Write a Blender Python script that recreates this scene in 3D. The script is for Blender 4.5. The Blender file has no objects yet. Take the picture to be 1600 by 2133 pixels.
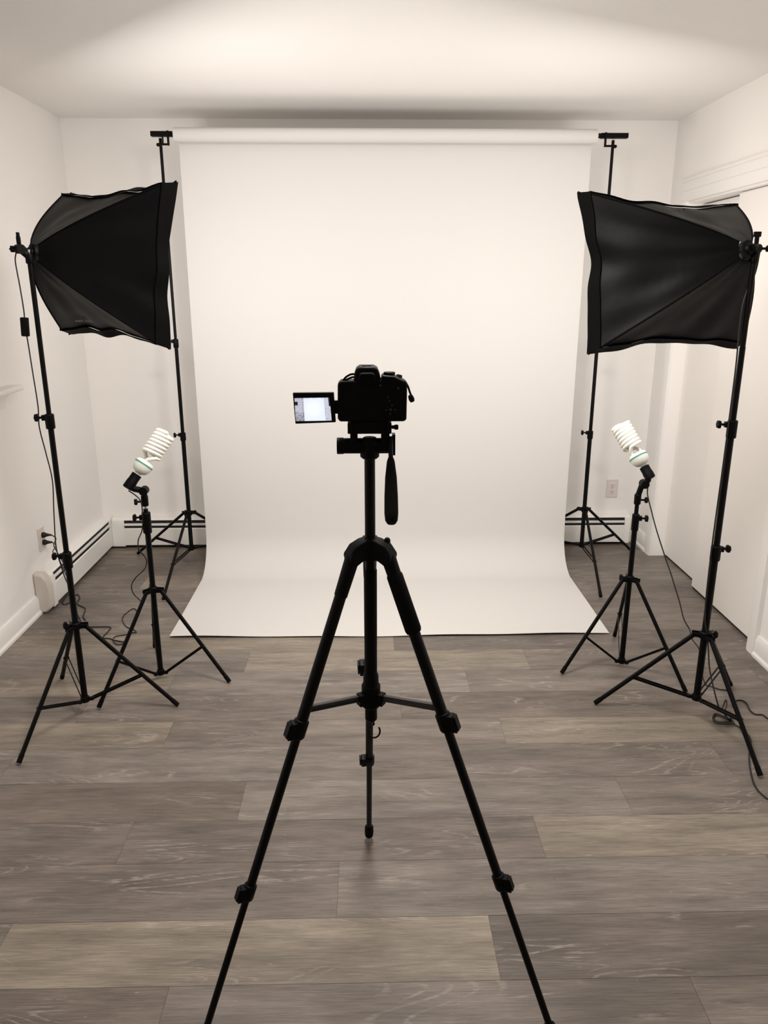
import bpy, bmesh, math, random
from mathutils import Vector, Matrix
random.seed(7)
PI = math.pi
sc = bpy.context.scene
col = sc.collection
V = Vector

# ------------------------------------------------------------------ camera
FPX, TH, PS, CH = 1582.0, math.radians(16.53), math.radians(1.22), 1.562
cd = bpy.data.cameras.new('camera'); cam = bpy.data.objects.new('camera', cd); col.objects.link(cam)
cd.sensor_fit = 'VERTICAL'; cd.sensor_height = 36; cd.sensor_width = 27; cd.lens = FPX / 2133 * 36
cd.clip_start = 0.02
cam.location = (0, 0, CH); cam.rotation_euler = (PI/2 - TH, 0, -PS)
sc.camera = cam

_f = V((math.sin(PS)*math.cos(TH), math.cos(PS)*math.cos(TH), -math.sin(TH)))
_r = V((math.cos(PS), -math.sin(PS), 0)); _u = _r.cross(_f)
def at(x, y, Y):
    d = _f + _r*((x-800)/FPX) + _u*((1066.5-y)/FPX)
    return V((0, 0, CH)) + d*(Y/d.y)
def fl(x, y, z=0.0):
    d = _f + _r*((x-800)/FPX) + _u*((1066.5-y)/FPX)
    return V((0, 0, CH)) + d*((z-CH)/d.z)

# ------------------------------------------------------------------ materials
def lin(c):
    return tuple(((v/255)/12.92 if v/255 <= .04045 else ((v/255+.055)/1.055)**2.4) for v in c)
def mat(name, color, rough=.5, metal=0.0, spec=.5, bump=0, bscale=200, var=0, vscale=4, sheen=0, coat=0):
    m = bpy.data.materials.new(name); m.use_nodes = True
    nt = m.node_tree; b = nt.nodes['Principled BSDF']
    b.inputs['Base Color'].default_value = (*color, 1)
    b.inputs['Roughness'].default_value = rough; b.inputs['Metallic'].default_value = metal
    b.inputs['Specular IOR Level'].default_value = spec
    b.inputs['Sheen Weight'].default_value = sheen; b.inputs['Coat Weight'].default_value = coat
    tc = nt.nodes.new('ShaderNodeTexCoord')
    if var:
        n = nt.nodes.new('ShaderNodeTexNoise'); n.inputs['Scale'].default_value = vscale; n.inputs['Detail'].default_value = 4
        nt.links.new(tc.outputs['Object'], n.inputs['Vector'])
        r = nt.nodes.new('ShaderNodeMapRange'); r.inputs['From Min'].default_value = .3; r.inputs['From Max'].default_value = .7
        r.inputs['To Min'].default_value = 1-var; r.inputs['To Max'].default_value = 1+var
        nt.links.new(n.outputs['Fac'], r.inputs['Value'])
        mx = nt.nodes.new('ShaderNodeVectorMath'); mx.operation = 'SCALE'; mx.inputs[0].default_value = color
        nt.links.new(r.outputs[0], mx.inputs['Scale']); nt.links.new(mx.outputs[0], b.inputs['Base Color'])
    if bump:
        n = nt.nodes.new('ShaderNodeTexNoise'); n.inputs['Scale'].default_value = bscale; n.inputs['Detail'].default_value = 3
        nt.links.new(tc.outputs['Object'], n.inputs['Vector'])
        bp = nt.nodes.new('ShaderNodeBump'); bp.inputs['Strength'].default_value = bump; bp.inputs['Distance'].default_value = .002
        nt.links.new(n.outputs['Fac'], bp.inputs['Height']); nt.links.new(bp.outputs[0], b.inputs['Normal'])
    return m
def emis(name, color, strength):
    m = bpy.data.materials.new(name); m.use_nodes = True
    b = m.node_tree.nodes['Principled BSDF']
    b.inputs['Base Color'].default_value = (.8, .8, .8, 1)
    b.inputs['Emission Color'].default_value = (*color, 1); b.inputs['Emission Strength'].default_value = strength
    return m
M = {}
M['wall'] = mat('wall_paint', (.90, .868, .835), .75, spec=.25, bump=.12, bscale=260, var=.012, vscale=1.5)
M['ceil'] = mat('ceiling_paint', (.90, .872, .84), .85, spec=.15, bump=.15, bscale=200, var=.012, vscale=1.2)
M['trim'] = mat('trim_paint', (.86, .835, .80), .38, spec=.4, bump=.04, bscale=60)
M['door'] = mat('door_paint', (.86, .82, .775), .45, spec=.35, bump=.05, bscale=40)
M['heater'] = mat('heater_enamel', (.86, .835, .80), .35, spec=.45, var=.01)
M['dark'] = mat('heater_inside', (.012, .011, .010), .7)
M['cap'] = mat('heater_cap_plastic', (.66, .61, .55), .5)
M['plate'] = mat('outlet_plastic', (.74, .66, .62), .35)
M['paper'] = mat('seamless_paper', (.60, .578, .556), .85, spec=.1, bump=.03, bscale=30)
M['metal'] = mat('black_powder_coat', (.002, .002, .002), .40, metal=0, spec=.12, bump=.02, bscale=300)
M['plastic'] = mat('black_plastic', (.002, .002, .002), .5, spec=.10, bump=.04, bscale=400)
M['greyplastic'] = mat('grey_plastic', (.03, .03, .032), .45, spec=.3, var=.1, vscale=30)
M['rubber'] = mat('black_rubber', (.004, .004, .004), .8, spec=.08)
M['nylon'] = mat('black_nylon', (.0024, .0024, .0027), .46, spec=.075, bump=.25, bscale=40, var=.15, vscale=6)
M['nyloninner'] = mat('silver_lining', (.75, .75, .75), .35, spec=.5)
M['binding'] = mat('black_binding', (.002, .002, .002), .75, spec=.05, bump=.2, bscale=120)
M['logo'] = mat('faint_print', (.17, .15, .145), .7)
M['cord'] = mat('cord_vinyl', (.015, .013, .012), .5, spec=.3)
M['chrome'] = mat('chrome', (.6, .6, .6), .25, metal=1)
M['white'] = mat('bulb_white', (.84, .83, .76), .35, spec=.4)
M['ceramic'] = mat('bulb_base_white', (.74, .76, .70), .3, spec=.5)
M['green'] = mat('bulb_green_band', (.10, .30, .23), .4)
M['lensglass'] = mat('lens_glass', (.01, .01, .015), .05, spec=.8, coat=1)
M['diff'] = emis('softbox_diffuser', (1.0, .962, .925), 12.3)

# ------------------------------------------------------------------ object helpers
ORG = {}
def tag(o, label, cat, group=None, kind=None):
    if label: o['label'] = label
    if cat: o['category'] = cat
    if group: o['group'] = group
    if kind: o['kind'] = kind
    return o
def thing(name, label, cat, loc=(0, 0, 0), group=None):
    o = bpy.data.objects.new(name, None); col.objects.link(o)
    o.location = loc; o.empty_display_size = .05; ORG[o.name] = V(loc)
    return tag(o, label, cat, group)
def obj(name, bm, m, parent=None, smooth=35, bevel=0, origin=None):
    """links the bmesh (built in room coordinates) as ONE mesh object"""
    if parent is not None: org = ORG[parent.name]
    else: org = V(origin) if origin is not None else V((0, 0, 0))
    bmesh.ops.translate(bm, verts=bm.verts, vec=-org)
    bmesh.ops.recalc_face_normals(bm, faces=bm.faces)
    me = bpy.data.meshes.new(name); 
    if smooth:
        for f in bm.faces: f.smooth = True
        for e in bm.edges:
            if len(e.link_faces) != 2 or e.calc_face_angle(0) > math.radians(smooth): e.smooth = False
    bm.to_mesh(me); bm.free()
    me.materials.append(m)
    o = bpy.data.objects.new(name, me); col.objects.link(o)
    ORG[o.name] = org
    if parent is not None: o.parent = parent
    else: o.location = org
    if bevel:
        b = o.modifiers.new('bevel', 'BEVEL'); b.width = bevel; b.segments = 2; b.limit_method = 'ANGLE'; b.angle_limit = math.radians(40)
    return o
def struct(name, bm, m, label=None, **k):
    o = obj(name, bm, m, **k); o['kind'] = 'structure'
    if label: o['label'] = label
    return o
def B(): return bmesh.new()
def frame(d):
    d = V(d).normalized()
    a = V((0, 0, 1)) if abs(d.z) < .9 else V((0, 1, 0))
    x = a.cross(d).normalized(); y = d.cross(x).normalized()
    return x, y, d
def box(bm, x0, x1, y0, y1, z0, z1):
    vs = [bm.verts.new((x, y, z)) for x in (x0, x1) for y in (y0, y1) for z in (z0, z1)]
    for f in ((0,1,3,2),(4,6,7,5),(0,4,5,1),(2,3,7,6),(0,2,6,4),(1,5,7,3)): bm.faces.new([vs[i] for i in f])
def obox(bm, c, ax, ay, az, sx, sy, sz):
    """box centred on c with half-axes along ax, ay, az"""
    c = V(c); vs = []
    for i in (-1, 1):
        for j in (-1, 1):
            for k in (-1, 1): vs.append(bm.verts.new(c + ax*(i*sx/2) + ay*(j*sy/2) + az*(k*sz/2)))
    for f in ((0,1,3,2),(4,6,7,5),(0,4,5,1),(2,3,7,6),(0,2,6,4),(1,5,7,3)): bm.faces.new([vs[i] for i in f])
def tube(bm, p0, p1, r0, r1=None, seg=16, caps=True):
    r1 = r0 if r1 is None else r1
    p0, p1 = V(p0), V(p1); x, y, d = frame(p1-p0)
    a = [bm.verts.new(p0 + (x*math.cos(t)+y*math.sin(t))*r0) for t in [2*PI*i/seg for i in range(seg)]]
    b = [bm.verts.new(p1 + (x*math.cos(t)+y*math.sin(t))*r1) for t in [2*PI*i/seg for i in range(seg)]]
    for i in range(seg): bm.faces.new((a[i], a[(i+1)%seg], b[(i+1)%seg], b[i]))
    if caps: bm.faces.new(a[::-1]); bm.faces.new(b)
def lathe(bm, base, d, prof, seg=24):
    """prof = [(distance along d, radius)]"""
    base = V(base); x, y, d = frame(d); rings = []
    for h, r in prof:
        if r < 1e-5: rings.append([bm.verts.new(base + d*h)])
        else: rings.append([bm.verts.new(base + d*h + (x*math.cos(2*PI*i/seg)+y*math.sin(2*PI*i/seg))*r) for i in range(seg)])
    for a, b in zip(rings, rings[1:]):
        for i in range(seg):
            j = (i+1) % seg
            if len(a) == 1 and len(b) == 1: continue
            if len(a) == 1: bm.faces.new((a[0], b[j], b[i]))
            elif len(b) == 1: bm.faces.new((a[i], a[j], b[0]))
            else: bm.faces.new((a[i], a[j], b[j], b[i]))
    if len(rings[0]) > 1: bm.faces.new(rings[0][::-1])
    if len(rings[-1]) > 1: bm.faces.new(rings[-1])
def spline(pts, n=8):
    pts = [V(p) for p in pts]; out = []
    for i in range(len(pts)-1):
        p0 = pts[max(i-1, 0)]; p1 = pts[i]; p2 = pts[i+1]; p3 = pts[min(i+2, len(pts)-1)]
        for k in range(n):
            t = k/n
            out.append(.5*((2*p1) + (p2-p0)*t + (2*p0-5*p1+4*p2-p3)*t*t + (3*p1-p0-3*p2+p3)*t**3))
    out.append(pts[-1]); return out
def sweep(bm, pts, r, seg=8):
    pts = [V(p) for p in pts]; n = len(pts); rings = []
    t0 = (pts[1]-pts[0]).normalized(); x, y, _ = frame(t0)
    for i, p in enumerate(pts):
        t = (pts[min(i+1, n-1)] - pts[max(i-1, 0)]).normalized()
        x = (x - t*x.dot(t)).normalized(); y = t.cross(x)
        rr = r(i/(n-1)) if callable(r) else r
        rings.append([bm.verts.new(p + (x*math.cos(2*PI*k/seg)+y*math.sin(2*PI*k/seg))*rr) for k in range(seg)])
    for a, b in zip(rings, rings[1:]):
        for k in range(seg): bm.faces.new((a[k], a[(k+1)%seg], b[(k+1)%seg], b[k]))
    bm.faces.new(rings[0][::-1]); bm.faces.new(rings[-1])
def prism(bm, poly, c, ax, ay, az, depth):
    """polygon (u,v) in axes ax, ay at c, extruded by depth along az"""
    a = [bm.verts.new(V(c)+ax*u+ay*v) for u, v in poly]; b = [bm.verts.new(V(c)+ax*u+ay*v+az*depth) for u, v in poly]
    n = len(poly); bm.faces.new(a[::-1]); bm.faces.new(b)
    for i in range(n): bm.faces.new((a[i], a[(i+1)%n], b[(i+1)%n], b[i]))
X, Y, Z = V((1,0,0)), V((0,1,0)), V((0,0,1))

# ------------------------------------------------------------------ room
XL, XR, YB, YF, ZC = -1.65, 1.71, 4.56, -2.6, 2.433
# floor: vinyl planks 18.85 cm wide, 1.22 m long
def floor():
    bm = B(); cl = bm.loops.layers.float_color.new('tone'); uv = bm.loops.layers.uv.new('plank')
    edges = [1.391, 1.583, 1.786, 1.963, 2.155, 2.350, 2.520, 2.711, 2.897, 3.083]
    while edges[-1] < 4.7: edges.append(edges[-1]+.1885)
    first = 0
    while edges[0] > YF-.1: edges.insert(0, edges[0]-.1885); first += 1
    dark, mid, lite, tan, brown = (.138,.114,.098), (.160,.133,.113), (.180,.153,.132), (.205,.171,.135), (.150,.121,.100)
    tones = [dark, mid, lite, brown, mid, tan]
    # row -> (one joint, tones of the planks from left to right, starting with the plank left of that joint)
    known = {0: (.304, tan, dark), 1: (-.089, dark, lite), 2: (.50, dark, tan), 3: (.813, lite, mid), 4: (1.213, mid, dark),
             5: (.487, mid, tan), 6: (.12, mid, brown), 7: (.405, lite, mid), 8: (.689, tan, mid), 9: (.112, tan, dark), 10: (-.7, mid, lite),
             11: (.9, lite, mid), 12: (-.4, mid, tan), -1: (.75, dark, mid), -2: (.1, brown, dark)}
    extra = {2: {-1: mid}, 7: {-1: tan, 1: lite}, 5: {-1: tan}, 8: {-1: lite}, 12: {0: tan, -1: tan}, 11: {-1: mid}, 0: {-1: mid}, 3: {-1: brown}}
    for i in range(len(edges)-1):
        k = i-first; y0, y1 = edges[i], edges[i+1]
        rr = random.Random(k*17+5)
        if k in known: j, ta, tb = known[k]
        else: j, ta, tb = rr.uniform(-.6, .6), rr.choice(tones), rr.choice(tones)
        for q in range(-4, 4):
            x0, x1 = j+(q-1)*1.22, j+q*1.22
            if x1 < -1.8 or x0 > 2.0: continue
            x0, x1 = max(x0, -1.8), min(x1, 2.0)
            t = ta if q == 0 else tb if q == 1 else extra.get(k, {}).get(q, rr.choice(tones))
            g = .0004
            vs = [bm.verts.new(p) for p in ((x0+g, y0+g, 0), (x1-g, y0+g, 0), (x1-g, y1-g, 0), (x0+g, y1-g, 0))]
            f = bm.faces.new(vs); ou, ov = rr.uniform(0, 50), rr.uniform(0, 50); jit = rr.uniform(.95, 1.05)
            for lp in f.loops:
                lp[cl] = (t[0]*jit, t[1]*jit, t[2]*jit, 1)
                lp[uv].uv = (lp.vert.co.x-x0+ou, lp.vert.co.y-y0+ov)
    # slab under the planks
    n0 = len(bm.faces)
    box(bm, -1.8, 2.0, YF-.15, 4.8, -.06, -.0012)
    bm.faces.ensure_lookup_table()
    for f in bm.faces[n0:]:
        for lp in f.loops: lp[cl] = (.05, .04, .035, 1)
    m = bpy.data.materials.new('vinyl_planks'); m.use_nodes = True; nt = m.node_tree; L = nt.links.new; b = nt.nodes['Principled BSDF']
    a = nt.nodes.new('ShaderNodeVertexColor'); a.layer_name = 'tone'
    u = nt.nodes.new('ShaderNodeUVMap'); u.uv_map = 'plank'
    def noise(sx, sy, scale, detail, dist=0, rough=.55):
        mp = nt.nodes.new('ShaderNodeMapping'); mp.inputs['Scale'].default_value = (sx, sy, 1); L(u.outputs[0], mp.inputs['Vector'])
        n = nt.nodes.new('ShaderNodeTexNoise'); n.inputs['Scale'].default_value = scale; n.inputs['Detail'].default_value = detail
        n.inputs['Distortion'].default_value = dist; n.inputs['Roughness'].default_value = rough
        L(mp.outputs[0], n.inputs['Vector']); return n
    def rng(src, f0, f1, t0, t1):
        r = nt.nodes.new('ShaderNodeMapRange'); L(src, r.inputs['Value'])
        for nme, v in zip(('From Min', 'From Max', 'To Min', 'To Max'), (f0, f1, t0, t1)): r.inputs[nme].default_value = v
        return r.outputs[0]
    def mth(op, p, q):
        n = nt.nodes.new('ShaderNodeMath'); n.operation = op
        for i, s in enumerate((p, q)):
            if isinstance(s, (int, float)): n.inputs[i].default_value = s
            else: L(s, n.inputs[i])
        return n.outputs[0]
    fine = rng(noise(1.6, 44, 6, 10, 0, .72).outputs['Fac'], .34, .66, .66, 1.34)      # long fine grain
    band = rng(noise(1.3, 11, 2.4, 8, .3, .62).outputs['Fac'], .3, .7, .70, 1.28)  # broad streaks
    blot = rng(noise(1.2, 3.2, 1.5, 4, .5).outputs['Fac'], .32, .68, .76, 1.20)
    # cathedral grain: contour lines of a stretched noise field
    fld = noise(.75, 4.2, 1.7, 1.5, .6).outputs['Fac']
    w = nt.nodes.new('ShaderNodeMath'); w.operation = 'SINE'; L(mth('MULTIPLY', fld, 125.0), w.inputs[0])
    lines = rng(w.outputs[0], .55, 1, 0, 1)
    mask = rng(noise(1.3, 4.5, 1.9, 2).outputs['Fac'], .52, .62, 0, 1)
    lines = mth('MULTIPLY', lines, mask)
    brk = rng(noise(8, 40, 4, 3).outputs['Fac'], .38, .6, 0, 1)
    lines = mth('MULTIPLY', lines, brk)
    speck = rng(noise(9, 34, 3.5, 2).outputs['Fac'], .72, .76, 0, 1)
    light = mth('MAXIMUM', lines, mth('MULTIPLY', speck, .8))
    mul = mth('MULTIPLY', mth('MULTIPLY', fine, band), blot)
    sc1 = nt.nodes.new('ShaderNodeVectorMath'); sc1.operation = 'SCALE'; L(a.outputs['Color'], sc1.inputs[0]); L(mul, sc1.inputs['Scale'])
    mx = nt.nodes.new('ShaderNodeMix'); mx.data_type = 'RGBA'; L(mth('MULTIPLY', light, .5), mx.inputs['Factor'])
    L(sc1.outputs[0], mx.inputs['A']); mx.inputs['B'].default_value = (.40, .36, .315, 1)
    L(mx.outputs['Result'], b.inputs['Base Color'])
    L(rng(fine, .66, 1.34, .52, .38), b.inputs['Roughness']); b.inputs['Specular IOR Level'].default_value = .5
    bp = nt.nodes.new('ShaderNodeBump'); bp.inputs['Strength'].default_value = .15; bp.inputs['Distance'].default_value = .001
    L(fine, bp.inputs['Height']); L(bp.outputs[0], b.inputs['Normal'])
    me = bpy.data.meshes.new('floor'); bm.to_mesh(me); bm.free(); me.materials.append(m)
    o = bpy.data.objects.new('floor', me); col.objects.link(o); o['kind'] = 'structure'; o['label'] = 'grey brown wood look vinyl plank floor'
floor()
bm = B(); box(bm, -1.8, 1.95, YF-.15, 4.7, ZC, ZC+.1); struct('ceiling', bm, M['ceil'])
bm = B(); box(bm, -1.8, 1.95, YB, YB+.12, 0, ZC); struct('wall_back', bm, M['wall'])
bm = B(); box(bm, -1.8, 1.95, YF-.12, YF, 0, ZC); struct('wall_front', bm, M['wall'])
# left wall with a window opening
WY0, WY1, WZ0, WZ1 = 2.35, 3.34, 1.13, 2.10
bm = B()
box(bm, XL-.12, XL, YF, WY0, 0, ZC); box(bm, XL-.12, XL, WY1, YB, 0, ZC)
box(bm, XL-.12, XL, WY0, WY1, 0, WZ0); box(bm, XL-.12, XL, WY0, WY1, WZ1, ZC)
struct('wall_left', bm, M['wall'])
# right wall with the closet opening
CY0, CY1, CZ = 3.07, 4.30, 1.995
bm = B()
box(bm, XR, XR+.13, YF, CY0, 0, ZC); box(bm, XR, XR+.13, CY1, YB, 0, ZC); box(bm, XR, XR+.13, CY0, CY1, CZ, ZC)
box(bm, XR+.13, XR+.15, CY0-.1, CY1+.1, 0, ZC)
struct('wall_right', bm, M['wall'])
# window: casing, stool, apron, sash with muntins, glass
w = thing('window_1', None, None, (XL, WY0, WZ0)); w['kind'] = 'structure'; w['label'] = 'white framed window with deep sill at left edge'
bm = B()
for (a, b_, c, d) in ((WY0-.08, WY1+.08, WZ1, WZ1+.08), (WY0-.08, WY0, WZ0, WZ1), (WY1, WY1+.08, WZ0, WZ1)):
    box(bm, XL, XL+.018, a, b_, c, d)
obj('casing', bm, M['trim'], w, bevel=.003)
bm = B(); prism(bm, [(-.05, -.0), (.062, 0), (.068, .008), (.068, .018), (.060, .026), (-.05, .026)], (XL, WY0-.2, WZ0-.026), X, Z, Y, WY1-WY0+.41)
obj('sill', bm, M['trim'], w, bevel=.002)
bm = B(); prism(bm, [(0, 0), (.012, 0), (.016, .02), (.024, .05), (.040, .066), (.040, .07), (0, .07)], (XL, WY0-.12, WZ0-.096), X, Z, Y, WY1-WY0+.24)
obj('apron', bm, M['trim'], w, bevel=.001)
bm = B()
for z0, z1 in ((WZ0, WZ0+.05), (WZ1-.04, WZ1), ((WZ0+WZ1)/2-.02, (WZ0+WZ1)/2+.02)): box(bm, XL-.07, XL-.035, WY0, WY1, z0, z1)
for y0 in (WY0, WY1-.04, (WY0+WY1)/2-.01): box(bm, XL-.068, XL-.037, y0, y0+(.04 if abs(y0-(WY0+WY1)/2) > .1 else .02), WZ0, WZ1)
obj('sash', bm, M['trim'], w)
bm = B(); box(bm, XL-.055, XL-.051, WY0+.03, WY1-.03, WZ0+.03, WZ1-.03)
gl = bpy.data.materials.new('window_glass'); gl.use_nodes = True; g_ = gl.node_tree.nodes['Principled BSDF']
g_.inputs['Transmission Weight'].default_value = 1; g_.inputs['Roughness'].default_value = .02; g_.inputs['Base Color'].default_value = (.95, .97, .96, 1)
obj('pane', bm, gl, w)
# closet doors and casing
for n, (x0, y0, y1) in enumerate(((1.789, 3.66, 4.296), (1.744, 3.074, 3.79))):
    d = thing('door_%d' % (n+1), None, None, (x0, y0, 0)); d['kind'] = 'structure'
    d['label'] = ('plain white sliding closet door, the far one in the rear track', 'plain white sliding closet door, the near one in the front track')[n]
    bm = B(); box(bm, x0, x0+.032, y0, y1, .012, CZ-(.016 if n == 0 else .0125)); obj('door_panel', bm, M['door'], d, bevel=.002)
    bm = B(); box(bm, x0+.004, x0+.028, y0+.01, y1-.01, .0, .012); obj('bottom_guide', bm, M['dark'], d)
bm = B()
prism(bm, [(0, 0), (-.014, 0), (-.020, .012), (-.020, .05), (-.014, .056), (-.014, .095), (-.022, .10), (-.022, .112), (0, .112)], (XR, CY0-.07, CZ), X, Z, Y, CY1-CY0+.14)
for y0 in (CY0-.07, CY1):
    prism(bm, [(0, 0), (-.020, 0), (-.020, .05), (-.014, .07), (0, .07)] if y0 < CY0 else [(0, 0), (-.014, 0), (-.020, .02), (-.020, .07), (0, .07)], (XR, y0, 0), X, Y, Z, CZ)
struct('trim_1', bm, M['trim'], 'white casing around the closet opening')
bm = B(); box(bm, XR+.001, XR+.125, CY0, CY1, CZ-.010, CZ+.001); struct('trim_2', bm, M['trim'], 'closet door track')
def baseboard(name, x, s, y0, y1, h=.095):
    bm = B(); prism(bm, [(0, 0), (s*.024, 0), (s*.024, .012), (s*.016, .022), (s*.016, h-.02), (s*.008, h), (0, h)], (x, y0, 0), X, Z, Y, y1-y0)
    struct(name, bm, M['trim'])
baseboard('baseboard_left', XL, 1, YF, 3.54)
baseboard('baseboard_right', XR, -1, YF, CY0-.07)
baseboard('baseboard_right_corner', XR, -1, CY1+.07, YB)
# ------------------------------------------------------------------ hydronic baseboard heaters
def heater(label, p, along, out, length, slot0, slot1, nearcap=False, farcap=False):
    p = V(p); t = thing('baseboard_heater', label, 'heater', p)
    def pr(poly, a, b, m, name, bev=.0015):
        bm = B(); prism(bm, poly, p+along*a, out, Z, along, b-a); return obj(name, bm, m, t, bevel=bev)
    pr([(.001, .012), (.050, .012), (.050, .172), (.001, .172)], .02, length-.02, M['dark'], 'heating_core', 0)
    pr([(0, .0), (.004, .0), (.004, .186), (.035, .186), (.054, .178), (.056, .181), (.036, .193), (0, .193)], 0, length, M['heater'], 'back_cover')
    pr([(.052, .018), (.064, .022), (.064, .128), (.058, .132), (.052, .126)], .0, length, M['heater'], 'front_panel')
    pr([(.048, .148), (.058, .146), (.058, .157), (.048, .160)], slot0, slot1, M['heater'], 'damper', .001)
    for a, b in ((0, slot0), (slot1, length)):
        if b-a > .01: pr([(.0, .014), (.0655, .014), (.0655, .150), (.058, .178), (.037, .1935), (0, .1935)], a, b, M['heater'], 'joint_cover')
    if nearcap:
        bm = B(); prism(bm, [(0, .004), (.045, .004), (.072, .03), (.075, .13), (.066, .175), (.045, .205), (.0, .212)], p-along*.055, out, Z, along, .06)
        obj('end_cap', bm, M['cap'], t, bevel=.010)
    return t
heater('white baseboard heater along the left wall with a rounded tan end cap', (XL, 3.57, 0), Y, X, .990, .05, .925, nearcap=True)
heater('long white baseboard heater along the back wall behind the paper backdrop', (XL+.0665, YB, 0), X, -Y, 3.22, .075, 3.185)
# ------------------------------------------------------------------ outlets
def outlet(label, c, right, out):
    c = V(c); t = thing('wall_outlet', label, 'outlet', c)
    bm = B(); obox(bm, c+out*.003, right, Z, out, .072, .116, .006); obj('cover_plate', bm, M['plate'], t, bevel=.002)
    for s in (-1, 1):
        bm = B(); lathe(bm, c+Z*(s*.0195)+out*.005, out, [(0, .0165), (.003, .0160), (.0035, .0140)], 20)
        so = obj('socket', bm, M['plate'], t); so['label'] = 'round receptacle face'
        bm = B()
        for k in (-1, 1): obox(bm, c+Z*(s*.0195+.003)+right*(k*.006)+out*.0087, right, Z, out, .002, .008, .0008)
        obox(bm, c+Z*(s*.0195-.008)+out*.0087, right, Z, out, .004, .004, .0008)
        obj('slots', bm, M['greyplastic'], so)
    bm = B(); lathe(bm, c+out*.006, out, [(0, .003), (.0015, .0025)], 10); obj('screw', bm, M['chrome'], t)
    return t
outlet('white wall outlet on the back wall between right backdrop stand and closet', (1.522, YB, .355), X, -Y)
OL = V((XL, 3.665, .345))
outlet('white wall outlet on the left wall with two black plugs in it', OL, Y, X)

# ------------------------------------------------------------------ seamless paper backdrop, crossbar
PY, PX0, PX1 = 4.10, -.925, 1.125
RZ, RR = 2.272, .034
t = thing('paper_backdrop', 'white seamless paper backdrop sweeping from its roll down onto the floor', 'backdrop', ((PX0+PX1)/2, 3.7, 0))
bm = B()
seg = 40
for x0, x1, r in ((PX0-.012, PX1+.012, RR),):
    ring = [[bm.verts.new((x, PY+math.cos(a)*rr, RZ+math.sin(a)*rr)) for a in [2*PI*i/seg for i in range(seg)]] for x, rr in ((x0, .022), (x0, r), (x1, r), (x1, .022))]
    for a, b in zip(ring, ring[1:]):
        for i in range(seg): bm.faces.new((a[i], a[(i+1)%seg], b[(i+1)%seg], b[i]))
obj('paper_roll', bm, M['paper'], t, smooth=50)
prof = []
ys = PY+RR+.001
for z in [RZ, 2.1, 1.8, 1.5, 1.2, .9, .6, .4, .3]: prof.append((ys-.006*math.sin((RZ-z)/2*PI), z))
R_ = .215
for i in range(0, 13):
    a = i/12*PI/2; prof.append((ys-.004-R_+R_*math.cos(a), .004+R_-R_*math.sin(a)))
yend = 3.228
n = 14; ycur = prof[-1][0]
for i in range(1, n+1): prof.append((ycur+(yend-ycur)*i/n, .004))
bm = B(); nx = 60; grid = []
for k, (y, z) in enumerate(prof):
    row = []
    for i in range(nx+1):
        u = i/nx; x = PX0+(PX1-PX0)*u
        dz = 0; dy = 0
        if z < .0045:
            e = max(0, (3.55-y)/.32); dz = e*e*(.0025+.0025*math.sin(u*9+1)+.002*math.sin(u*23)); dy = -.010*e*math.sin(u*PI)
        elif z > .4: dy = .004*math.sin(u*7+z)*(2.2-z)/2
        row.append(bm.verts.new((x, y+dy, max(z+dz+(.002 if z < .0045 else 0), .0022))))
    grid.append(row)
for a, b in zip(grid, grid[1:]):
    for i in range(nx): bm.faces.new((a[i], a[i+1], b[i+1], b[i]))
o = obj('paper_sheet', bm, M['paper'], t, smooth=60)
s = o.modifiers.new('thickness', 'SOLIDIFY'); s.thickness = .0012; s.offset = 0
bm = B(); tube(bm, (-1.045, PY, RZ+.004), (1.285, PY, RZ+.004), .0115, seg=20)
t = thing('backdrop_crossbar', 'black crossbar through the backdrop paper roll resting on both stands', 'crossbar', (.1, PY, RZ))
obj('bar', bm, M['metal'], t)
for x0, x1 in ((-1.050, -.944), (1.158, 1.292)):
    bm = B(); box(bm, x0, x1, PY-.016, PY+.016, RZ-.008, RZ+.015); obj('end_sleeve', bm, M['plastic'], t, bevel=.002)
for xa, s in ((-.963, -1), (1.176, 1)):       # hanging hook clamp beside each end of the roll
    c = thing('roll_clamp', 'black hook clamp at the %s end of the backdrop crossbar' % ('left' if s < 0 else 'right'), 'clamp', (xa, PY-.02, RZ-.03), 'clamps on the backdrop crossbar')
    bm = B()
    obox(bm, (xa, PY-.024, RZ-.018), X, Y, Z, .009, .012, .066)
    obox(bm, (xa+s*.018, PY-.024, RZ-.046), X, Y, Z, .044, .010, .009)
    if s < 0: obox(bm, (xa+s*.026, PY-.024, RZ-.030), X, Y, Z, .006, .010, .040)
    obj('hook', bm, M['plastic'], c, bevel=.001)
    bm = B(); lathe(bm, (xa+s*.034, PY-.024, RZ-.048), X*s, [(0, .005), (.004, .008), (.020, .008), (.024, .005)], 14); obj('knob', bm, M['plastic'], c)

# ------------------------------------------------------------------ light stands
def knob(bm_parent, t, root_pt, d, r=.0125, stem=.015, length=.013):
    bm = B(); tube(bm, root_pt, V(root_pt)+d*stem, .004, seg=10)
    base = V(root_pt)+d*stem; x, y, z_ = frame(d)
    n = 24; ringlist = []
    for h, rr in ((0, .7), (.15, 1), (.8, 1), (1, .75)):
        ringlist.append([bm.verts.new(base + d*(h*length) + (x*math.cos(2*PI*i/n)+y*math.sin(2*PI*i/n))*(r*rr*(1+.12*math.cos(6*2*PI*i/n)))) for i in range(n)])
    for a, b in zip(ringlist, ringlist[1:]):
        for i in range(n): bm.faces.new((a[i], a[(i+1)%n], b[(i+1)%n], b[i]))
    bm.faces.new(ringlist[0][::-1]); bm.faces.new(ringlist[-1])
    return obj('knob', bm, M['plastic'], bm_parent)
def az(deg): a = math.radians(deg); return V((math.cos(a), math.sin(a), 0))
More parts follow.
